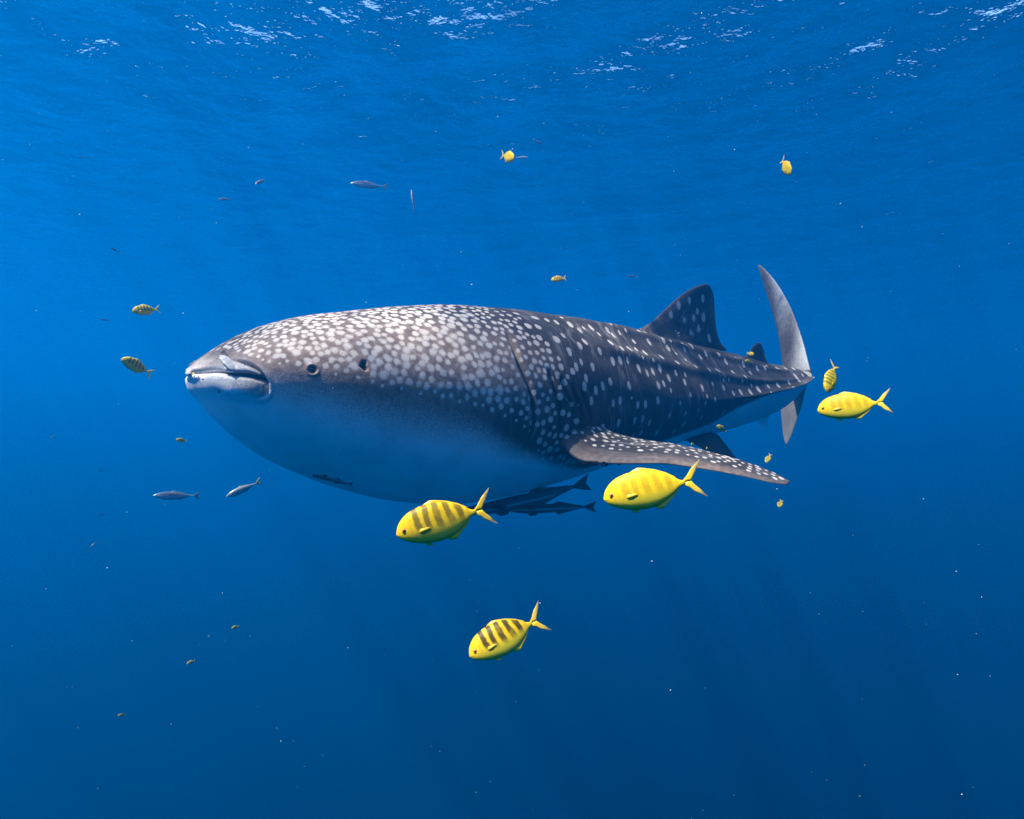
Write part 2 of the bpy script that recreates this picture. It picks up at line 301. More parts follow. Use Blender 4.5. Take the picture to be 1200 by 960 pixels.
        for (s, t), q in zip(FLANK_SPOTS, fl): pos.append(q); rad.append(.0195 * (.75 + .45*rng.random()))
        for _ in range(60):      # small faint ones between the rows
            s, t = .28 + .42*rng.random(), -35 + 110*rng.random(); q = pts3([(s, t)]*2, sd_)[0]
            if t > _belly(s) and np.linalg.norm(fl - q, axis=1).min() > .055: pos.append(q); rad.append(.0105 + .004*rng.random())
    # ---- fins
    def plane(s, zz): x, y, _ = spine(np.array(s, float)); return np.stack([x, y, np.array(zz, float)], -1)
    def add(LE, TE, n, thick, up, power, back_f, tone_f, cols=28, flare=0.0):
        v, f, x, t, sg = fin_rows(LE, TE, n, thick, up, power, cols, flare); off = sum(len(a) for a in V)
        V.append(v); faces.extend([[i + off for i in q] for q in f]); B.append(back_f(x, t, v, sg)); T.append(tone_f(x, t, v, sg)); UV.append(np.stack([x*.6, t*2, t*0 + 5], -1))
        return v
    nspine = lambda s: (math.sin(float(spine(s)[2])), -math.cos(float(spine(s)[2])), 0)
    LE = plane([.425, .435, .456, .470, .484, .521, .545, .562], [.40, .445, .493, .532, .586, .721, .784, .812])
    TE = plane([.572, .578, .603, .590, .582, .580, .578, .571], [.34, .375, .398, .45, .56, .67, .752, .806])
    add(LE, TE, 150, .085, nspine(.5), .5, lambda x, t, v, g: np.ones_like(x), lambda x, t, v, g: .10 + .35*bump(x, 0, .12) + .25*bump(x, 1, .06), 72, .10)
    nd = np.array(nspine(.52))
    for (s, zz) in DORSAL_SPOTS:
        for k in (1, -1): pos.append(plane([s], [zz])[0] + nd*k*.012); rad.append(.020 + .01*rng.random())
    LE = plane([.630, .636, .645, .653, .663], [.30, .343, .386, .435, .466]); TE = plane([.672, .686, .678, .675, .669], [.30, .318, .359, .417, .462])
    add(LE, TE, 30, .03, nspine(.65), .7, lambda x, t, v, g: np.ones_like(x), lambda x, t, v, g: .25 + .3*bump(x, 1, .2))
    LE = plane([.630, .645, .662, .676], [.02, -.035, -.085, -.128]); TE = plane([.678, .688, .684, .680], [.05, .0, -.06, -.124])
    add(LE, TE, 24, .03, nspine(.65), .7, lambda x, t, v, g: np.full_like(x, .25), lambda x, t, v, g: np.full_like(x, .3))
    # tail fin, swept back in the plane of the bent tail stalk
    e = np.array([*[float(q) for q in spine(.79)[:2]], 0.0]) + np.array([.05, 0, 0]); ah = R(103); hd_ = np.array([math.cos(ah), math.sin(ah), 0]); nt_ = (math.sin(ah), -math.cos(ah), 0)
    def tail(c, zz): return np.array([e + hd_*a + np.array([0, 0, b]) for a, b in zip(c, zz)])
    pale = lambda x, t, v, g: np.clip(.64 + .22*x + .09*np.sin(v[:, 2]*11 + x*4), 0, 1)
    LE = tail([-.10, -.06, .00, .13, .31, .49, .585], [.24, .34, .50, .76, 1.00, 1.17, 1.235]); TE = tail([.24, .26, .29, .36, .46, .555, .60], [.20, .34, .50, .72, .94, 1.13, 1.225])
    add(LE, TE, 60, .075, nt_, .6, pale, lambda x, t, v, g: np.full_like(x, .30))
    LE = tail([-.10, -.03, .02, .09, .16, .21], [.30, .17, .04, -.10, -.22, -.285]); TE = tail([.27, .30, .29, .27, .25, .22], [.30, .17, .04, -.10, -.21, -.28])
    add(LE, TE, 40, .06, nt_, .6, lambda x, t, v, g: np.full_like(x, .72), lambda x, t, v, g: np.full_like(x, .30))
    # pectoral fins, left one as seen, right one mirrored in the body's plane
    LEl = np.array([at(*p) for p in [(655, 520, 2.92), (684, 540, 2.80), (720, 543, 2.75), (770, 543, 2.72), (820, 549, 2.72), (870, 558, 2.74), (905, 566, 2.78), (922, 568.5, 2.82)]])
    TEl = np.array([at(*p) for p in [(690, 478, 3.20), (712, 503, 3.10), (748, 514, 3.06), (790, 520, 3.02), (830, 529, 2.98), (870, 540, 2.94), (905, 553, 2.90), (926, 564, 2.85)]])
    p0 = np.array([*[float(q) for q in spine(.30)[:2]], 0.0]); nm = np.array(nspine(.30))
    mir = lambda A: A - 2*((A - p0) @ nm)[:, None]*nm
    for (a, b) in ((LEl, TEl), (mir(LEl), mir(TEl))):
        v = add(a, b, 220, .075, (0, 0, 1), .8, lambda x, t, v, g: np.where(g > -.1, 1.0, .1), lambda x, t, v, g: .10 + .62*np.clip(1 - x/.30, 0, 1)**.7 * np.clip((t - .03)/.14, .15, 1), 72)
        vv = v.reshape(220, 72, 3); acc = np.zeros((0, 3))
        for _ in range(1500):
            i, k = rng.integers(12, 214), rng.integers(14, 34); q = vv[i, k]
            if len(acc) and np.linalg.norm(acc - q, axis=1).min() < .034: continue
            acc = np.vstack([acc, q]); pos.append(q); rad.append(.0125*(.7 + .6*rng.random()))
    # pelvic fins
    for sd_ in (1, -1):
        rt = pts3([(.495, -58), (.495, -58), (.55, -58)], sd_); n_ = np.array(nspine(.56))*sd_; tx, ty, ta = spine(.57); tt = np.array([math.cos(ta), math.sin(ta), 0])
        LE = np.array([rt[0] - n_*.05, rt[0] + n_*.04 + tt*.05 + [0, 0, -.05], rt[0] + n_*.10 + tt*.16 + [0, 0, -.11], rt[0] + n_*.13 + tt*.30 + [0, 0, -.15]])
        TE = np.array([rt[2] - n_*.05, rt[2] + n_*.02 + tt*.02 + [0, 0, -.03], rt[2] + n_*.06 + tt*.02 + [0, 0, -.07], rt[0] + n_*.135 + tt*.33 + [0, 0, -.155]])
        add(LE, TE, 26, .03, (0, 0, 1), .7, lambda x, t, v, g: np.where(g > 0, .9, .2), lambda x, t, v, g: np.full_like(x, .1))
    V = np.concatenate(V)
    kd = kdtree.KDTree(len(pos))
    for i, q in enumerate(pos): kd.insert(q, i)
    kd.balance(); TD = Vector((math.cos(R(38)), math.sin(R(38)), 0)); elong = [(q[0] - _SX[0])*math.cos(R(40)) + (q[1] - _SY[0])*math.sin(R(40)) > .27*TL and r_ > .012 and q[2] > -.15 for q, r_ in zip(pos, rad)]; rad = np.array(rad); spot = np.full(len(V), -1.0)
    bk = np.concatenate(B)
    for i, q in enumerate(V.tolist()):
        best = -1.0
        for co, j, dd in kd.find_n(q, 2):
            if elong[j]: d_ = Vector(q) - co; u_ = d_.dot(TD); dd = math.sqrt(max(0, (dd*dd - u_*u_)*.62 + u_*u_*1.5))
            best = max(best, 1 - dd/rad[j])
        spot[i] = best
    body = mesh_obj('body', V, faces, shark_skin(), root)
    me = body.data
    for nm_, arr in (('spot', spot), ('back', bk), ('tone', np.concatenate(T))):
        a = me.attributes.new(nm_, 'FLOAT', 'POINT'); a.data.foreach_set('value', arr.astype(np.float32))
    a = me.attributes.new('skin_uv', 'FLOAT_VECTOR', 'POINT'); a.data.foreach_set('vector', np.concatenate(UV).astype(np.float32).ravel())
    bm = bmesh.new(); bm.from_mesh(me); bmesh.ops.recalc_face_normals(bm, faces=bm.faces); bm.to_mesh(me); bm.free()
    # ---- eyes
    m, n, N, L, pb, out = nodes('shark_eye'); pb.inputs['Base Color'].default_value = (.10, .11, .12, 1); pb.inputs['Roughness'].default_value = .12
    mp, n, N, L, pb, out = nodes('shark_pupil'); pb.inputs['Base Color'].default_value = (.006, .006, .008, 1); pb.inputs['Roughness'].default_value = .08
    for sd_ in (1, -1):
        c = pts3([EYE, EYE], sd_)[0]; a = float(spine(EYE[0])[2]); o_ = np.array([math.sin(a), -math.cos(a), .1])*sd_
        eye = ball('eye', Vector(c - o_*.0135), .0108, m, root); ball('pupil', Vector(c - o_*.0076), .0070, mp, eye)
    # ---- the pale flap of skin that hangs beside each nostril
    m, n, N, L, pb, out = nodes('flap_skin'); tc = N('ShaderNodeTexCoord')
    L(mixc(n, smooth(n, noise(n, tc.outputs['Object'], 60, 3), .35, .7), (.34, .33, .32), (.58, .57, .56)), pb.inputs['Base Color']); pb.inputs['Roughness'].default_value = .6
    for sd_ in (1, -1):
        a = float(spine(.013)[2]); o_ = np.array([-.5*math.cos(a) + math.sin(a)*sd_, -.5*math.sin(a) - math.cos(a)*sd_, 0]); o_ /= np.linalg.norm(o_)
        ctr = pts3(refine([(.0128, 50), (.0128, 38), (.0130, 25), (.0136, 12), (.0142, 2)], 4), sd_) + o_*(.009 if sd_ > 0 else -.004)
        wd = np.interp(np.linspace(0, 1, len(ctr)), [0, .25, .6, .85, 1], [.010, .020, .019, .013, .004]); vs, fs = [], []
        tt = np.array([math.cos(a), math.sin(a), 0])
        for i, (c, w_) in enumerate(zip(ctr, wd)):
            for ph in np.linspace(0, 2*np.pi, 12, endpoint=False): vs.append(c + tt*w_*math.cos(ph) + o_*(.010*math.sin(ph)*min(1, w_/.012)))
        for i in range(len(ctr) - 1): fs += [[i*12 + k, i*12 + (k+1) % 12, (i+1)*12 + (k+1) % 12, (i+1)*12 + k] for k in range(12)]
        fs += [list(range(11, -1, -1)), [(len(ctr)-1)*12 + k for k in range(12)]]
        mesh_obj('nasal_flap', vs, fs, m, root)
    # ---- dark copepods clinging to the fin edge and the lips
    m, n, N, L, pb, out = nodes('copepod'); pb.inputs['Base Color'].default_value = (.006, .005, .005, 1); pb.inputs['Roughness'].default_value = .9; pb.inputs['Specular IOR Level'].default_value = .1
    vs, fs = [], []
    def grain(c, r_):
        o0 = len(vs)
        for d in ((1, 0, 0), (-1, 0, 0), (0, 1, 0), (0, -1, 0), (0, 0, 1), (0, 0, -1)): vs.append(tuple(c[k] + d[k]*r_*(1.7 if k == 0 else .8) for k in range(3)))
        fs.extend([[o0 + i for i in f] for f in ((0, 2, 4), (2, 1, 4), (1, 3, 4), (3, 0, 4), (2, 0, 5), (1, 2, 5), (3, 1, 5), (0, 3, 5))])
    Lx = np.linspace(0, 1, 200)
    le = np.stack([np.interp(Lx*7, np.arange(8), LEl[:, j]) for j in range(3)], -1)
    for _ in range(34):
        k = int(28 + 32*min(1, abs(rng.normal(0, .45)))); grain(le[k] + np.array([0, -.012, -.006]) + rng.normal(0, .004, 3), .0035 + .003*rng.random())
    for (s, t) in [(.0005, -30), (.0010, -38), (.0018, -30), (.0030, -26), (.0034, -36), (.011, -38), (.0115, -40), (.0045, -30)]:
        q = pts3([(s, t)]*2)[0]; grain(q + np.array([-.006, -.012, 0]), .0032)
    o = mesh_obj('copepod_cluster', vs, fs, m, root, smooth=False); o['kind'] = 'stuff'
    return root
def ball(name, c, r_, mat, parent, squash=(1, 1, 1)):
    bm = bmesh.new(); bmesh.ops.create_uvsphere(bm, u_segments=20, v_segments=12, radius=r_)
    for v in bm.verts: v.co = Vector((v.co.x*squash[0], v.co.y*squash[1], v.co.z*squash[2]))
    me = bpy.data.meshes.new(name); bm.to_mesh(me); bm.free(); me.materials.append(mat)
    me.polygons.foreach_set('use_smooth', np.ones(len(me.polygons), bool))
    o = bpy.data.objects.new(name, me); C.objects.link(o); o.parent = parent; o.location = c
    if parent is not None and parent.type == 'MESH': o.location = Vector(c) - parent.location
    return o
build_shark()

# ------------------------------------------------------------------ small fish
def loft_fish(top, bot, wid, tailpts, dorsal, anal, bend=0.0, nx=40, nr=20, tail_t=.004):
    """a fish of unit length, snout at x=0, fork tips at x=1; one mesh, material 0 body, 1 fins"""
    V, Fc, Mi = [], [], []
    xs = np.concatenate([[0.0], .0015 + (top[-1][0] - .0015)*np.linspace(0, 1, nx)**1.25])
    ft, fb, fw = (pchip(*zip(*p)) for p in (top, bot, wid))
    for i, x in enumerate(xs):
        for ph in np.linspace(0, 2*np.pi, nr, endpoint=False):
            c, s = math.cos(ph), math.sin(ph); h = ft(x) if s > 0 else fb(x)
            V.append([x, float(fw(x))*np.sign(c)*abs(c)**.9, float(h)*s*abs(s)**.05])
    for i in range(len(xs) - 1): Fc += [[i*nr + k, i*nr + (k+1) % nr, (i+1)*nr + (k+1) % nr, (i+1)*nr + k] for k in range(nr)]
    Fc += [list(range(nr))[::-1], [(len(xs)-1)*nr + k for k in range(nr)]]; Mi = [0]*len(Fc)
    def blade(poly, y0=0.0, t=tail_t, lean=0.0):
        """a thin closed plate from a polygon in x,z, thicker along its middle"""
        o = len(V); m = len(poly); cx = sum(p[0] for p in poly)/m; cz = sum(p[1] for p in poly)/m
        for sg in (1, -1):
            for (x, z) in poly: V.append([x, y0 + lean*abs(z - poly[0][1]) + sg*t*.12, z])
            for (x, z) in poly: V.append([cx + (x - cx)*.6, y0 + lean*abs(cz - poly[0][1]) + sg*t*.5, cz + (z - cz)*.6])
        for sg, b in ((0, o), (1, o + 2*m)):
            for k in range(m):
                q = [b + k, b + (k+1) % m, b + m + (k+1) % m, b + m + k]; Fc.append(q if sg == 0 else q[::-1]); Mi.append(1)
            q = [b + m + k for k in range(m)]; Fc.append(q if sg == 0 else q[::-1]); Mi.append(1)
        for k in range(m): Fc.append([o + k, o + 2*m + k, o + 2*m + (k+1) % m, o + (k+1) % m]); Mi.append(1)
    for p in tailpts: blade(p)
    for p in dorsal + anal: blade(p, t=.006)
    V = np.array(V); V[:, 1] += bend*np.clip(V[:, 0] - .3, 0, 1)**2
    return V, Fc, Mi
def make_mesh(name, data, mats):
    V, Fc, Mi = data; me = bpy.data.meshes.new(name); me.from_pydata(V.tolist(), [], Fc)
    for m in mats: me.materials.append(m)
    me.polygons.foreach_set('material_index', np.array(Mi, np.int32)); me.polygons.foreach_set('use_smooth', np.ones(len(Fc), bool)); me.update()
    bm = bmesh.new(); bm.from_mesh(me); bmesh.ops.recalc_face_normals(bm, faces=bm.faces); bm.to_mesh(me); bm.free()
    return me
def jack_data(bend):
    top = [(0, .006), (.012, .036), (.03, .066), (.06, .098), (.12, .138), (.2, .166), (.3, .180), (.4, .182), (.5, .168), (.6, .132), (.68, .088), (.74, .045), (.78, .022), (.81, .020)]
    bot = [(0, .006), (.012, .024), (.03, .044), (.06, .066), (.12, .096), (.2, .125), (.3, .146), (.4, .155), (.5, .146), (.6, .115), (.68, .075), (.74, .038), (.78, .020), (.81, .018)]
    wid = [(0, .004), (.02, .022), (.06, .040), (.12, .058), (.2, .070), (.3, .076), (.4, .072), (.5, .060), (.6, .042), (.7, .022), (.78, .013), (.81, .006)]
    tail = [[(.79, .020), (.835, .055), (.89, .115), (1.0, .195), (.945, .105), (.895, .040), (.868, 0), (.80, 0)], [(.79, -.018), (.80, 0), (.868, 0), (.89, -.036), (.935, -.095), (.99, -.18), (.88, -.11), (.835, -.05)]]
    dors = [[(.28, .170), (.34, .193), (.39, .206), (.44, .196), (.55, .163), (.65, .116), (.73, .062), (.74, .040), (.64, .10), (.5, .15)]]
    anal = [[(.46, -.145), (.50, -.175), (.55, -.178), (.60, -.145), (.68, -.095), (.73, -.052), (.73, -.036), (.62, -.09), (.52, -.13)], [(.22, -.12), (.27, -.165), (.32, -.172), (.30, -.14)]]
    V, Fc, Mi = loft_fish(top, bot, wid, tail, dors, anal, bend); V[:, 2] *= np.where(V[:, 0] < .80, 1.14, 1.0)
    # pectoral fin on each flank
    for sg in (1, -1):
        o = len(V); pts = [(.215, -.028), (.235, -.004), (.285, .002), (.335, -.014), (.325, -.036), (.275, -.050), (.235, -.046)]
        for k, (off) in enumerate((.001, .003)):
            V = np.vstack([V, [[x, sg*(.0695 + off + .04*(x - .215)), z] for x, z in pts]])
        m = len(pts); Fc += [[o + k for k in range(m)], [o + m + k for k in range(m)]] + [[o + k, o + (k+1) % m, o + m + (k+1) % m, o + m + k] for k in range(m)]; Mi += [1]*(m + 2)
    return V, Fc, Mi
def jack_mat(name, bar, yellow=(.80, .52, 0.0), dark=(.17, .11, .003)):
    m, n, N, L, pb, out = nodes(name); tc = N('ShaderNodeTexCoord'); sp = N('ShaderNodeSeparateXYZ'); L(tc.outputs['Object'], sp.inputs[0])
    x, z = sp.outputs[0], sp.outputs[2]; nz = noise(n, tc.outputs['Object'], 14, 4, .6)
    xx = math_(n, 'ADD', math_(n, 'ADD', x, math_(n, 'MULTIPLY', z, .12)), math_(n, 'ADD', math_(n, 'MULTIPLY', math_(n, 'SUBTRACT', nz, .5), .03), math_(n, 'MULTIPLY', math_(n, 'SUBTRACT', noise(n, tc.outputs['Object'], 4, 2), .5), .07)))
    sn = math_(n, 'SINE', math_(n, 'MULTIPLY', xx, 2*math.pi/.105)); bars = smooth(n, sn, -.8, .35)
    hi = smooth(n, math_(n, 'ADD', z, math_(n, 'MULTIPLY', math_(n, 'SUBTRACT', nz, .5), .08)), -.085, .03); rng_ = math_(n, 'MULTIPLY', smooth(n, x, .13, .2), math_(n, 'SUBTRACT', 1.0, smooth(n, x, .70, .76)))
    f = math_(n, 'MULTIPLY', math_(n, 'MULTIPLY', bars, hi), math_(n, 'MULTIPLY', math_(n, 'MULTIPLY', rng_, smooth(n, noise(n, tc.outputs['Object'], 9, 3), .0, .48)), bar))
    base = mixc(n, smooth(n, nz, .3, .75), tuple(c*.80 for c in yellow), yellow)
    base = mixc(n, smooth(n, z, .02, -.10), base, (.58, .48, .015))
    gill = math_(n, 'MULTIPLY', bump_node(n, math_(n, 'ADD', x, math_(n, 'MULTIPLY', math_(n, 'POWER', z, 2.0), 3.0)), .195, .006), .45)
    base = mixc(n, gill, base, (.32, .22, .01))
    mth = math_(n, 'MULTIPLY', bump_node(n, math_(n, 'ADD', z, math_(n, 'MULTIPLY', x, .35)), -.006, .006), math_(n, 'SUBTRACT', 1.0, smooth(n, x, .035, .05)))
    base = mixc(n, math_(n, 'MULTIPLY', mth, .8), base, (.12, .08, .01))
    lat_ = bump_node(n, math_(n, 'SUBTRACT', z, math_(n, 'MULTIPLY', math_(n, 'SINE', math_(n, 'MULTIPLY', x, 3.6)), .045)), -.005, .006)
    base = mixc(n, math_(n, 'MULTIPLY', math_(n, 'MULTIPLY', lat_, smooth(n, x, .2, .3)), .35), base, (.40, .27, .01))
    fine = noise(n, tc.outputs['Object'], 90, 2, .6)
    base = mixc(n, math_(n, 'MULTIPLY', smooth(n, fine, .58, .78), .18), base, (.88, .62, .03))
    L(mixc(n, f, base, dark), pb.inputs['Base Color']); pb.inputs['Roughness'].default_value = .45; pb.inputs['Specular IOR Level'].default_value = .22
    bp = N('ShaderNodeBump'); bp.inputs['Strength'].default_value = .11; bp.inputs['Distance'].default_value = .004; vo = N('ShaderNodeTexVoronoi'); vo.inputs['Scale'].default_value = 95; L(tc.outputs['Object'], vo.inputs['Vector']); L(vo.outputs['Distance'], bp.inputs['Height']); L(bp.outputs[0], pb.inputs['Normal'])
    return m
def bump_node(n, v, c, w_): return math_(n, 'SUBTRACT', 1.0, smooth(n, math_(n, 'ABSOLUTE', math_(n, 'SUBTRACT', v, c)), 0.0, w_))
def fin_mat(name, col, tip, x0, x1, clear):
    m, n, N, L, pb, out = nodes(name); tc = N('ShaderNodeTexCoord'); sp = N('ShaderNodeSeparateXYZ'); L(tc.outputs['Object'], sp.inputs[0])
    f = smooth(n, sp.outputs[0], x0, x1); L(mixc(n, f, col, tip), pb.inputs['Base Color']); pb.inputs['Roughness'].default_value = .4
    ra = N('ShaderNodeTexWave'); ra.inputs['Scale'].default_value = 22; ra.bands_direction = 'Z'; L(tc.outputs['Object'], ra.inputs[0])
    al = math_(n, 'SUBTRACT', 1.0, math_(n, 'MULTIPLY', f, math_(n, 'ADD', clear*.75, math_(n, 'MULTIPLY', ra.outputs[1], clear*.25)))); L(al, pb.inputs['Alpha'])
    return m
FIN_Y = fin_mat('yellow_fin', (.74, .46, .002), (.62, .50, .14), .86, 1.0, .6)
JM = {'strong': jack_mat('barred_yellow', 1.0, dark=(.075, .046, .003)), 'mid': jack_mat('soft_barred_yellow', .92), 'faint': jack_mat('faint_barred_yellow', .40), 'green': jack_mat('olive_barred_yellow', .9, (.50, .41, .008), (.10, .08, .006))}
JACK = {}
def jack_mesh(kind, bend):
    k = (kind, round(bend, 2))
    if k not in JACK: JACK[k] = make_mesh('body', jack_data(bend), [JM[kind], FIN_Y])
    return JACK[k]
em, n_, N_, L_, pb_, o_ = nodes('fish_eye'); pb_.inputs['Base Color'].default_value = (.62, .16, .03, 1); pb_.inputs['Roughness'].default_value = .15
pm, n_, N_, L_, pb_, o_ = nodes('fish_pupil'); pb_.inputs['Base Color'].default_value = (.008, .006, .006, 1); pb_.inputs['Roughness'].default_value = .08
def disc_mesh(name, r_, t_, mat):
    bm = bmesh.new(); bmesh.ops.create_uvsphere(bm, u_segments=16, v_segments=10, radius=r_)
    for v in bm.verts: v.co.y *= t_
    me = bpy.data.meshes.new(name); bm.to_mesh(me); bm.free(); me.materials.append(mat); me.polygons.foreach_set('use_smooth', np.ones(len(me.polygons), bool)); return me
EYE_M, PUP_M = disc_mesh('eye', .025, .5, em), disc_mesh('pupil', .0135, .5, pm)
def pose(o, px, py, Y, L, tilt, yaw=0, roll=0, pitch=0):
    """centre on a point; tilt lifts the head, yaw turns it towards the camera, roll leans the back"""
    c = at(px, py, Y); az = math.atan2(c.x, c.y)
    M = Matrix.Rotation(-az, 4, 'Z') @ Matrix.Rotation(R(tilt), 4, 'Y') @ Matrix.Rotation(R(yaw), 4, 'Z') @ Matrix.Rotation(R(pitch), 4, 'Y') @ Matrix.Rotation(R(roll), 4, 'X') @ Matrix.Diagonal((L, L, L, 1)) @ Matrix.Translation((-.5, 0, 0))
    o.matrix_world = Matrix.Translation(c) @ M
GY = 'yellow striped fish schooling round the whale shark'
def yellow_fish(px, py, Y, L, tilt, yaw, roll, kind, bend, label, detail=True, pitch=0):
    me = jack_mesh(kind, bend)
    if not detail:
        o = bpy.data.objects.new('yellow_fish', me); C.objects.link(o); pose(o, px, py, Y, L, tilt, yaw, roll); return tag(o, label, 'fish', GY)
    r_ = bpy.data.objects.new('yellow_fish', None); r_.empty_display_size = .1; C.objects.link(r_); pose(r_, px, py, Y, L, tilt, yaw, roll, pitch)
    b = bpy.data.objects.new('body', me); C.objects.link(b); b.parent = r_
    for sg in (1, -1):
        e = bpy.data.objects.new('eye', EYE_M); C.objects.link(e); e.parent = r_; e.location = (.085, sg*.0445, .022)
        p = bpy.data.objects.new('pupil', PUP_M); C.objects.link(p); p.parent = e; p.location = (-.001, sg*.0078, -.001)
    return tag(r_, label, 'fish', GY)
YF = [
 (523, 610, 1.13, .172, -15, 4, -4, 'mid', .10, 'plump yellow fish with olive bars whose tail overlaps the dark remora', 1),
 (766, 573, 1.13, .172, -13, 6, -6, 'faint', -.06, 'bright golden fish with faint bars just under the spotted pectoral fin', 1),
 (596, 745, 1.42, .184, -25, 10, -16, 'strong', .22, 'yellow fish with bold brown bars diving alone in deep blue below the shark', 1),
 (1001, 476, 1.50, .152, -8, 0, -8, 'faint', -.10, 'lemon yellow fish with pale bars trailing just behind the shark\'s tail', 1),
 (975, 442, 1.9, .112, -18, 52, 0, 'green', .1, 'small olive fish nosing down just above the lemon yellow fish', 1, -42),
 (172, 363.5, 2.9, .112, -10, 5, 0, 'green', .08, 'small barred yellow-green fish swimming level with the shark\'s brow, ahead of its snout', 1),
 (161, 430, 2.6, .124, 27, 8, 14, 'green', -.12, 'small green barred fish with its head tipped up, ahead of the shark\'s mouth', 1),
 (595, 184, 2.2, .090, 0, 120, 0, 'faint', .1, 'yellow fish turned to face away from the shark near the water surface', 1, -26),
 (920, 195, 2.4, .100, 0, 128, 0, 'faint', -.2, 'yellow fish with a pale tail high above the shark\'s tail fin', 1, -52),
 (655, 327, 4.2, .098, -8, 0, 0, 'strong', 0, 'tiny barred yellow fish in open water above the shark\'s back', 0),
 (879, 414.5, 4.35, .062, 20, 140, 0, 'faint', 0, 'tiny yellow fish touching the front of the second dorsal fin, upper of the pair', 0),
 (877.5, 424, 4.3, .060, 12, 35, 0, 'faint', 0, 'tiny yellow fish beside the second dorsal fin, lower of the pair', 0),
 (846, 503, 3.7, .074, 38, 25, 0, 'green', 0, 'tiny olive fish with a forked tail below the shark\'s rear flank', 0),
 (812, 521, 3.2, .040, 0, 70, 0, 'green', 0, 'minute green fish over the pectoral fin, ahead of its twin', 0),
 (829, 526, 3.2, .042, 0, 75, 0, 'green', 0, 'minute green fish over the pectoral fin, by the pelvic fin', 0),
 (900.5, 537, 3.4, .062, -62, 35, 0, 'green', 0, 'tiny olive fish pointing down just above the pectoral fin tip', 0),
 (914.5, 590, 3.4, .066, -66, 60, 0, 'green', 0, 'tiny thin olive fish pointing down just below the pectoral fin tip', 0),
 (213, 516.5, 3.3, .054, 12, 15, 0, 'green', 0, 'tiny dark green fish under the shark\'s chin', 0),
 (276, 735, 3.6, .040, -6, 10, 0, 'green', 0, 'speck-sized bright green fish in the deep water below the silver scads', 0),
 (224, 776, 3.6, .046, -14, 10, 0, 'green', 0, 'speck-sized dark olive fish in the deep water', 0),
 (143, 838, 3.9, .044, 4, 10, 0, 'green', 0, 'speck-sized dim green fish, deepest of the fish', 0),
 (227.2, 437.4, 2.22, .020, -60, 65, 0, 'faint', 0, 'minute yellow fish at the tip of the shark\'s lips', 0)]
for a in YF: yellow_fish(*a[:10], bool(a[10]), *a[11:])

# ------------------------------------------------------------------ silver scads
def scad_data(bend=0.0, slim=1.0):
    top = [(0, .004), (.03, .024), (.1, .058), (.2, .085), (.35, .098), (.5, .085), (.65, .055), (.76, .024), (.83, .012), (.86, .010)]
    bot = [(0, .004), (.03, .020), (.1, .050), (.2, .078), (.35, .094), (.5, .082), (.65, .050), (.76, .020), (.83, .010), (.86, .009)]
    wid = [(0, .004), (.03, .018), (.1, .036), (.2, .050), (.35, .056), (.5, .048), (.65, .030), (.76, .015), (.83, .009), (.86, .005)]
    sc = lambda p: [(x, y*slim) for x, y in p]
    tail = [[(.84, .011), (.90, .05), (1.0, .115), (.95, .04), (.915, 0), (.85, 0)], [(.84, -.010), (.85, 0), (.915, 0), (.95, -.04), (.99, -.110), (.90, -.05)]]
    d = [[(.36, .090*slim), (.40, .118*slim), (.45, .108*slim), (.60, .072*slim), (.72, .036*slim), (.6, .055*slim)]]
    an = [[(.50, -.076*slim), (.54, -.096*slim), (.62, -.070*slim), (.73, -.030*slim), (.62, -.048*slim)], [(.2, -.074*slim), (.25, -.10*slim), (.29, -.082*slim)]]
    return loft_fish(sc(top), sc(bot), sc(wid), tail, d, an, bend, 30, 16)
def scad_mat(name, back, belly, glint):
    m, n, N, L, pb, out = nodes(name); tc = N('ShaderNodeTexCoord'); sp = N('ShaderNodeSeparateXYZ'); L(tc.outputs['Object'], sp.inputs[0])
    nz = noise(n, tc.outputs['Object'], 22, 3); z = math_(n, 'ADD', sp.outputs[2], math_(n, 'ADD', math_(n, 'MULTIPLY', math_(n, 'SUBTRACT', nz, .5), .03), math_(n, 'MULTIPLY', math_(n, 'SUBTRACT', noise(n, tc.outputs['Object'], 4, 2), .5), .07)))
    c = mixc(n, smooth(n, z, -.02, .045), belly, back); c = mixc(n, math_(n, 'MULTIPLY', smooth(n, nz, .5, .8), .5), c, glint)
    L(c, pb.inputs['Base Color']); pb.inputs['Roughness'].default_value = .28; pb.inputs['Metallic'].default_value = .25
    return m
SB = scad_mat('scad_steel', (.07, .10, .15), (.42, .48, .54), (.45, .52, .60)); SP = scad_mat('scad_silver', (.16, .20, .23), (.45, .49, .52), (.6, .63, .66)); SD = scad_mat('scad_dark', (.03, .045, .06), (.12, .15, .18), (.18, .22, .26))
SF = fin_mat('scad_fin', (.10, .13, .17), (.22, .26, .30), .85, 1.0, .35); YT = fin_mat('scad_yellow_tail', (.45, .46, .30), (.90, .62, .005), .78, .84, .0)
ME = {'steel': make_mesh('body', scad_data(.05), [SB, SF]), 'silver': make_mesh('body', scad_data(.06, 1.0), [SP, SF]), 'yellowtail': make_mesh('body', scad_data(.10, 1.05), [SP, YT]), 'dark': make_mesh('body', scad_data(.04, .9), [SD, SF])}
GS = 'silvery scads scattered round the whale shark'
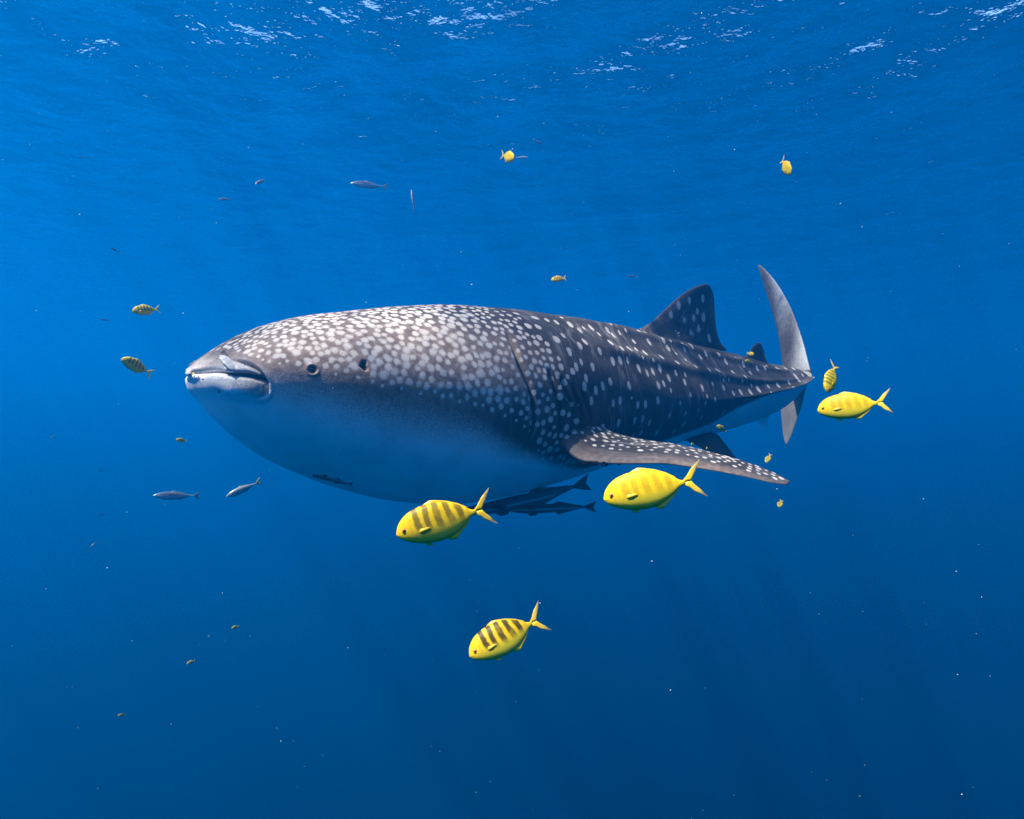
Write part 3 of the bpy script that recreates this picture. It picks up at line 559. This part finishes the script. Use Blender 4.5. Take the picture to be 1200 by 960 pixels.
def scad(px, py, Y, L, tilt, yaw, roll, kind, label, eye=False):
    if not eye:
        o = bpy.data.objects.new('scad', ME[kind]); C.objects.link(o); pose(o, px, py, Y, L, tilt, yaw, roll); return tag(o, label, 'fish', GS)
    r_ = bpy.data.objects.new('scad', None); r_.empty_display_size = .1; C.objects.link(r_); pose(r_, px, py, Y, L, tilt, yaw, roll)
    b = bpy.data.objects.new('body', ME[kind]); C.objects.link(b); b.parent = r_
    for sg in (1, -1): e = bpy.data.objects.new('eye', PUP_M); C.objects.link(e); e.parent = r_; e.location = (.07, sg*.024, .012)
    tag(r_, label, 'fish', GS)
scad(433.5, 217, 5.3, .294, 0, 6, 0, 'steel', 'steel blue scad swimming level under the rippled surface', True)
scad(208, 581, 3.3, .215, 4, 6, 0, 'steel', 'slender blue scad with a forked tail below the shark\'s chin', True)
scad(286, 573, 2.9, .158, -22, 12, 8, 'yellowtail', 'silver scad with a bright yellow tail below the shark\'s head', True)
for a in [(306, 212.5, 4.2, .105, -42, 30, 20, 'silver', 'small pale silver scad nosing down near the surface'),
          (264, 233.5, 4.6, .095, -14, 20, 0, 'silver', 'small dim silver scad lying level beneath the surface glints'),
          (484.5, 237, 4.0, .145, 80, 10, -80, 'silver', 'thin pale scad hanging upright with its head to the surface'),
          (630, 166, 4.4, .065, 28, 190, 0, 'dark', 'small dark scad just above the yellow fish near the surface'),
          (611.5, 184.5, 4.6, .085, -4, 190, 0, 'silver', 'faint silver scad half hidden behind the yellow fish near the surface'),
          (134.5, 293, 4.6, .062, 24, 10, 0, 'dark', 'small dark blue scad alone in bright water ahead of the shark'),
          (741, 324, 9.5, .15, 4, 10, 0, 'dark', 'faint distant dark scad above the shark\'s back'),
          (110, 638, 4.6, .062, -42, 15, 20, 'silver', 'tiny silver scad tilted steeply in the deep water'),
          (97, 184, 8.0, .10, -10, 15, 0, 'dark', 'faint dark scad close under the bright ripples'),
          (124, 375, 9.0, .14, 0, 10, 0, 'dark', 'faint distant scad beside the small level-swimming barred fish'),
          (119.5, 551, 9.0, .10, -6, 10, 0, 'dark', 'faint distant scad, upper of two in the dim water'),
          (119.5, 603, 9.0, .10, 2, 10, 0, 'dark', 'faint distant scad, lower of two in the dim water'),
          (62, 512, 9.0, .09, -40, 10, 0, 'dark', 'faint distant scad rising at a slant in the dim water')]: scad(*a)

# ------------------------------------------------------------------ remoras under the belly
def remora_data(bend=0.0, curl=0.0):
    top = [(0, .006), (.03, .018), (.08, .030), (.2, .042), (.35, .046), (.5, .042), (.65, .034), (.78, .022), (.86, .014), (.89, .012)]
    bot = [(0, .006), (.03, .016), (.08, .032), (.2, .050), (.35, .056), (.5, .050), (.65, .038), (.78, .022), (.86, .013), (.89, .011)]
    wid = [(0, .016), (.03, .034), (.08, .046), (.2, .050), (.35, .047), (.5, .040), (.65, .029), (.78, .018), (.86, .009), (.89, .005)]
    tail = [[(.87, .012), (.92, .036), (1.0, .064), (.965, 0), (.88, 0)], [(.87, -.011), (.88, 0), (.965, 0), (.995, -.060), (.92, -.034)]]
    d = [[(.52, .038), (.57, .066), (.63, .058), (.74, .034), (.84, .020), (.82, .012), (.7, .022)]]
    an = [[(.54, -.044), (.59, -.078), (.65, -.062), (.75, -.034), (.83, -.018), (.7, -.022)], [(.24, -.050), (.28, -.085), (.34, -.078), (.36, -.054)]]
    V, Fc, Mi = loft_fish(top, bot, wid, tail, d, an, bend, 34, 18, .008); V[:, 2] += curl*np.clip(V[:, 0] - .35, 0, 1)**2
    for sg in (1, -1):                                            # pectoral fins held out
        o = len(V); pts = [(.21, 0), (.26, .030), (.33, .062), (.35, .040), (.30, 0)]
        for off in (.004, -.004): V = np.vstack([V, [[x, sg*(.045 + yy), -.004 + off - yy*.5] for x, yy in pts]])
        m = len(pts); Fc += [[o + k for k in range(m)], [o + m + k for k in range(m)]] + [[o + k, o + (k+1) % m, o + m + (k+1) % m, o + m + k] for k in range(m)]; Mi += [1]*(m + 2)
    o = len(V); nr, na = 12, 3                                     # the sucking disc on the head
    for k in range(nr):
        a = 2*np.pi*k/nr; V = np.vstack([V, [[.09 + .075*math.cos(a), .034*math.sin(a), .024 + .010*(math.cos(a) + 1)*.5], [.09 + .065*math.cos(a), .028*math.sin(a), .036 + .008*(math.cos(a) + 1)*.5]]])
    Fc += [[o + 2*k, o + 2*((k+1) % nr), o + 2*((k+1) % nr) + 1, o + 2*k + 1] for k in range(nr)] + [[o + 2*k + 1 for k in range(nr)]]; Mi += [0]*(nr + 1)
    return V, Fc, Mi
m, n, N, L, pb, out = nodes('remora_skin'); tc = N('ShaderNodeTexCoord'); sp = N('ShaderNodeSeparateXYZ'); L(tc.outputs['Object'], sp.inputs[0])
nz = noise(n, tc.outputs['Object'], 18, 4); c = mixc(n, bump_node(n, sp.outputs[2], -.022, .016), mixc(n, nz, (.035, .038, .046), (.09, .096, .11)), (.30, .32, .35)); L(c, pb.inputs['Base Color']); pb.inputs['Roughness'].default_value = .45
RF = fin_mat('remora_fin', (.035, .038, .048), (.05, .055, .065), .8, 1.0, .1)
def remora(px, py, Y, L, tilt, yaw, roll, bend, curl, label):
    r_ = bpy.data.objects.new('remora', None); r_.empty_display_size = .1; C.objects.link(r_); pose(r_, px, py, Y, L, tilt, yaw, roll)
    b = bpy.data.objects.new('body', make_mesh('body', remora_data(bend, curl), [m, RF])); C.objects.link(b); b.parent = r_
    for sg in (1, -1): e = bpy.data.objects.new('eye', PUP_M); C.objects.link(e); e.parent = r_; e.location = (.15, sg*.046, .008); e.scale = (.6,)*3
    tag(r_, label, 'remora', 'remoras riding under the whale shark')
remora(617, 585, 3.12, .62, -14, -8, -10, -.05, .04, 'long dark remora with a pale side stripe stretched along the shark\'s belly')
remora(645, 595, 3.2, .44, -4, -8, -20, .05, -.02, 'shorter dark remora tucked under the long striped one')
remora(390, 562.5, 2.45, .152, 16, 4, 160, 0, 0, 'small dark remora clinging alone beneath the shark\'s throat')

# ------------------------------------------------------------------ drifting motes
def motes():
    r2 = np.random.default_rng(21); vs, fs = [], []
    m, n, N, L, pb, out = nodes('mote'); pb.inputs['Base Color'].default_value = (.75, .74, .70, 1); pb.inputs['Roughness'].default_value = .7
    for _ in range(300):
        Y = .9 + 6.5*r2.random()**1.3; px, py = r2.random()*1300 - 50, 960*r2.random()**1.5; c = at(px, py, Y); r_ = Y*(.0003 + .0009*r2.random()**4); o = len(vs)
        for d in ((1, 0, 0), (-1, 0, 0), (0, 1, 0), (0, -1, 0), (0, 0, 1), (0, 0, -1)):
            j = .6 + .8*r2.random(); vs.append(tuple(c[k] + d[k]*r_*j for k in range(3)))
        fs.extend([[o + i for i in f] for f in ((0, 2, 4), (2, 1, 4), (1, 3, 4), (3, 0, 4), (2, 0, 5), (1, 2, 5), (3, 1, 5), (0, 3, 5))])
    o = mesh_obj('plankton', vs, fs, m, None, False); o['kind'] = 'stuff'; o['label'] = 'pale specks of plankton drifting through the water'
motes()
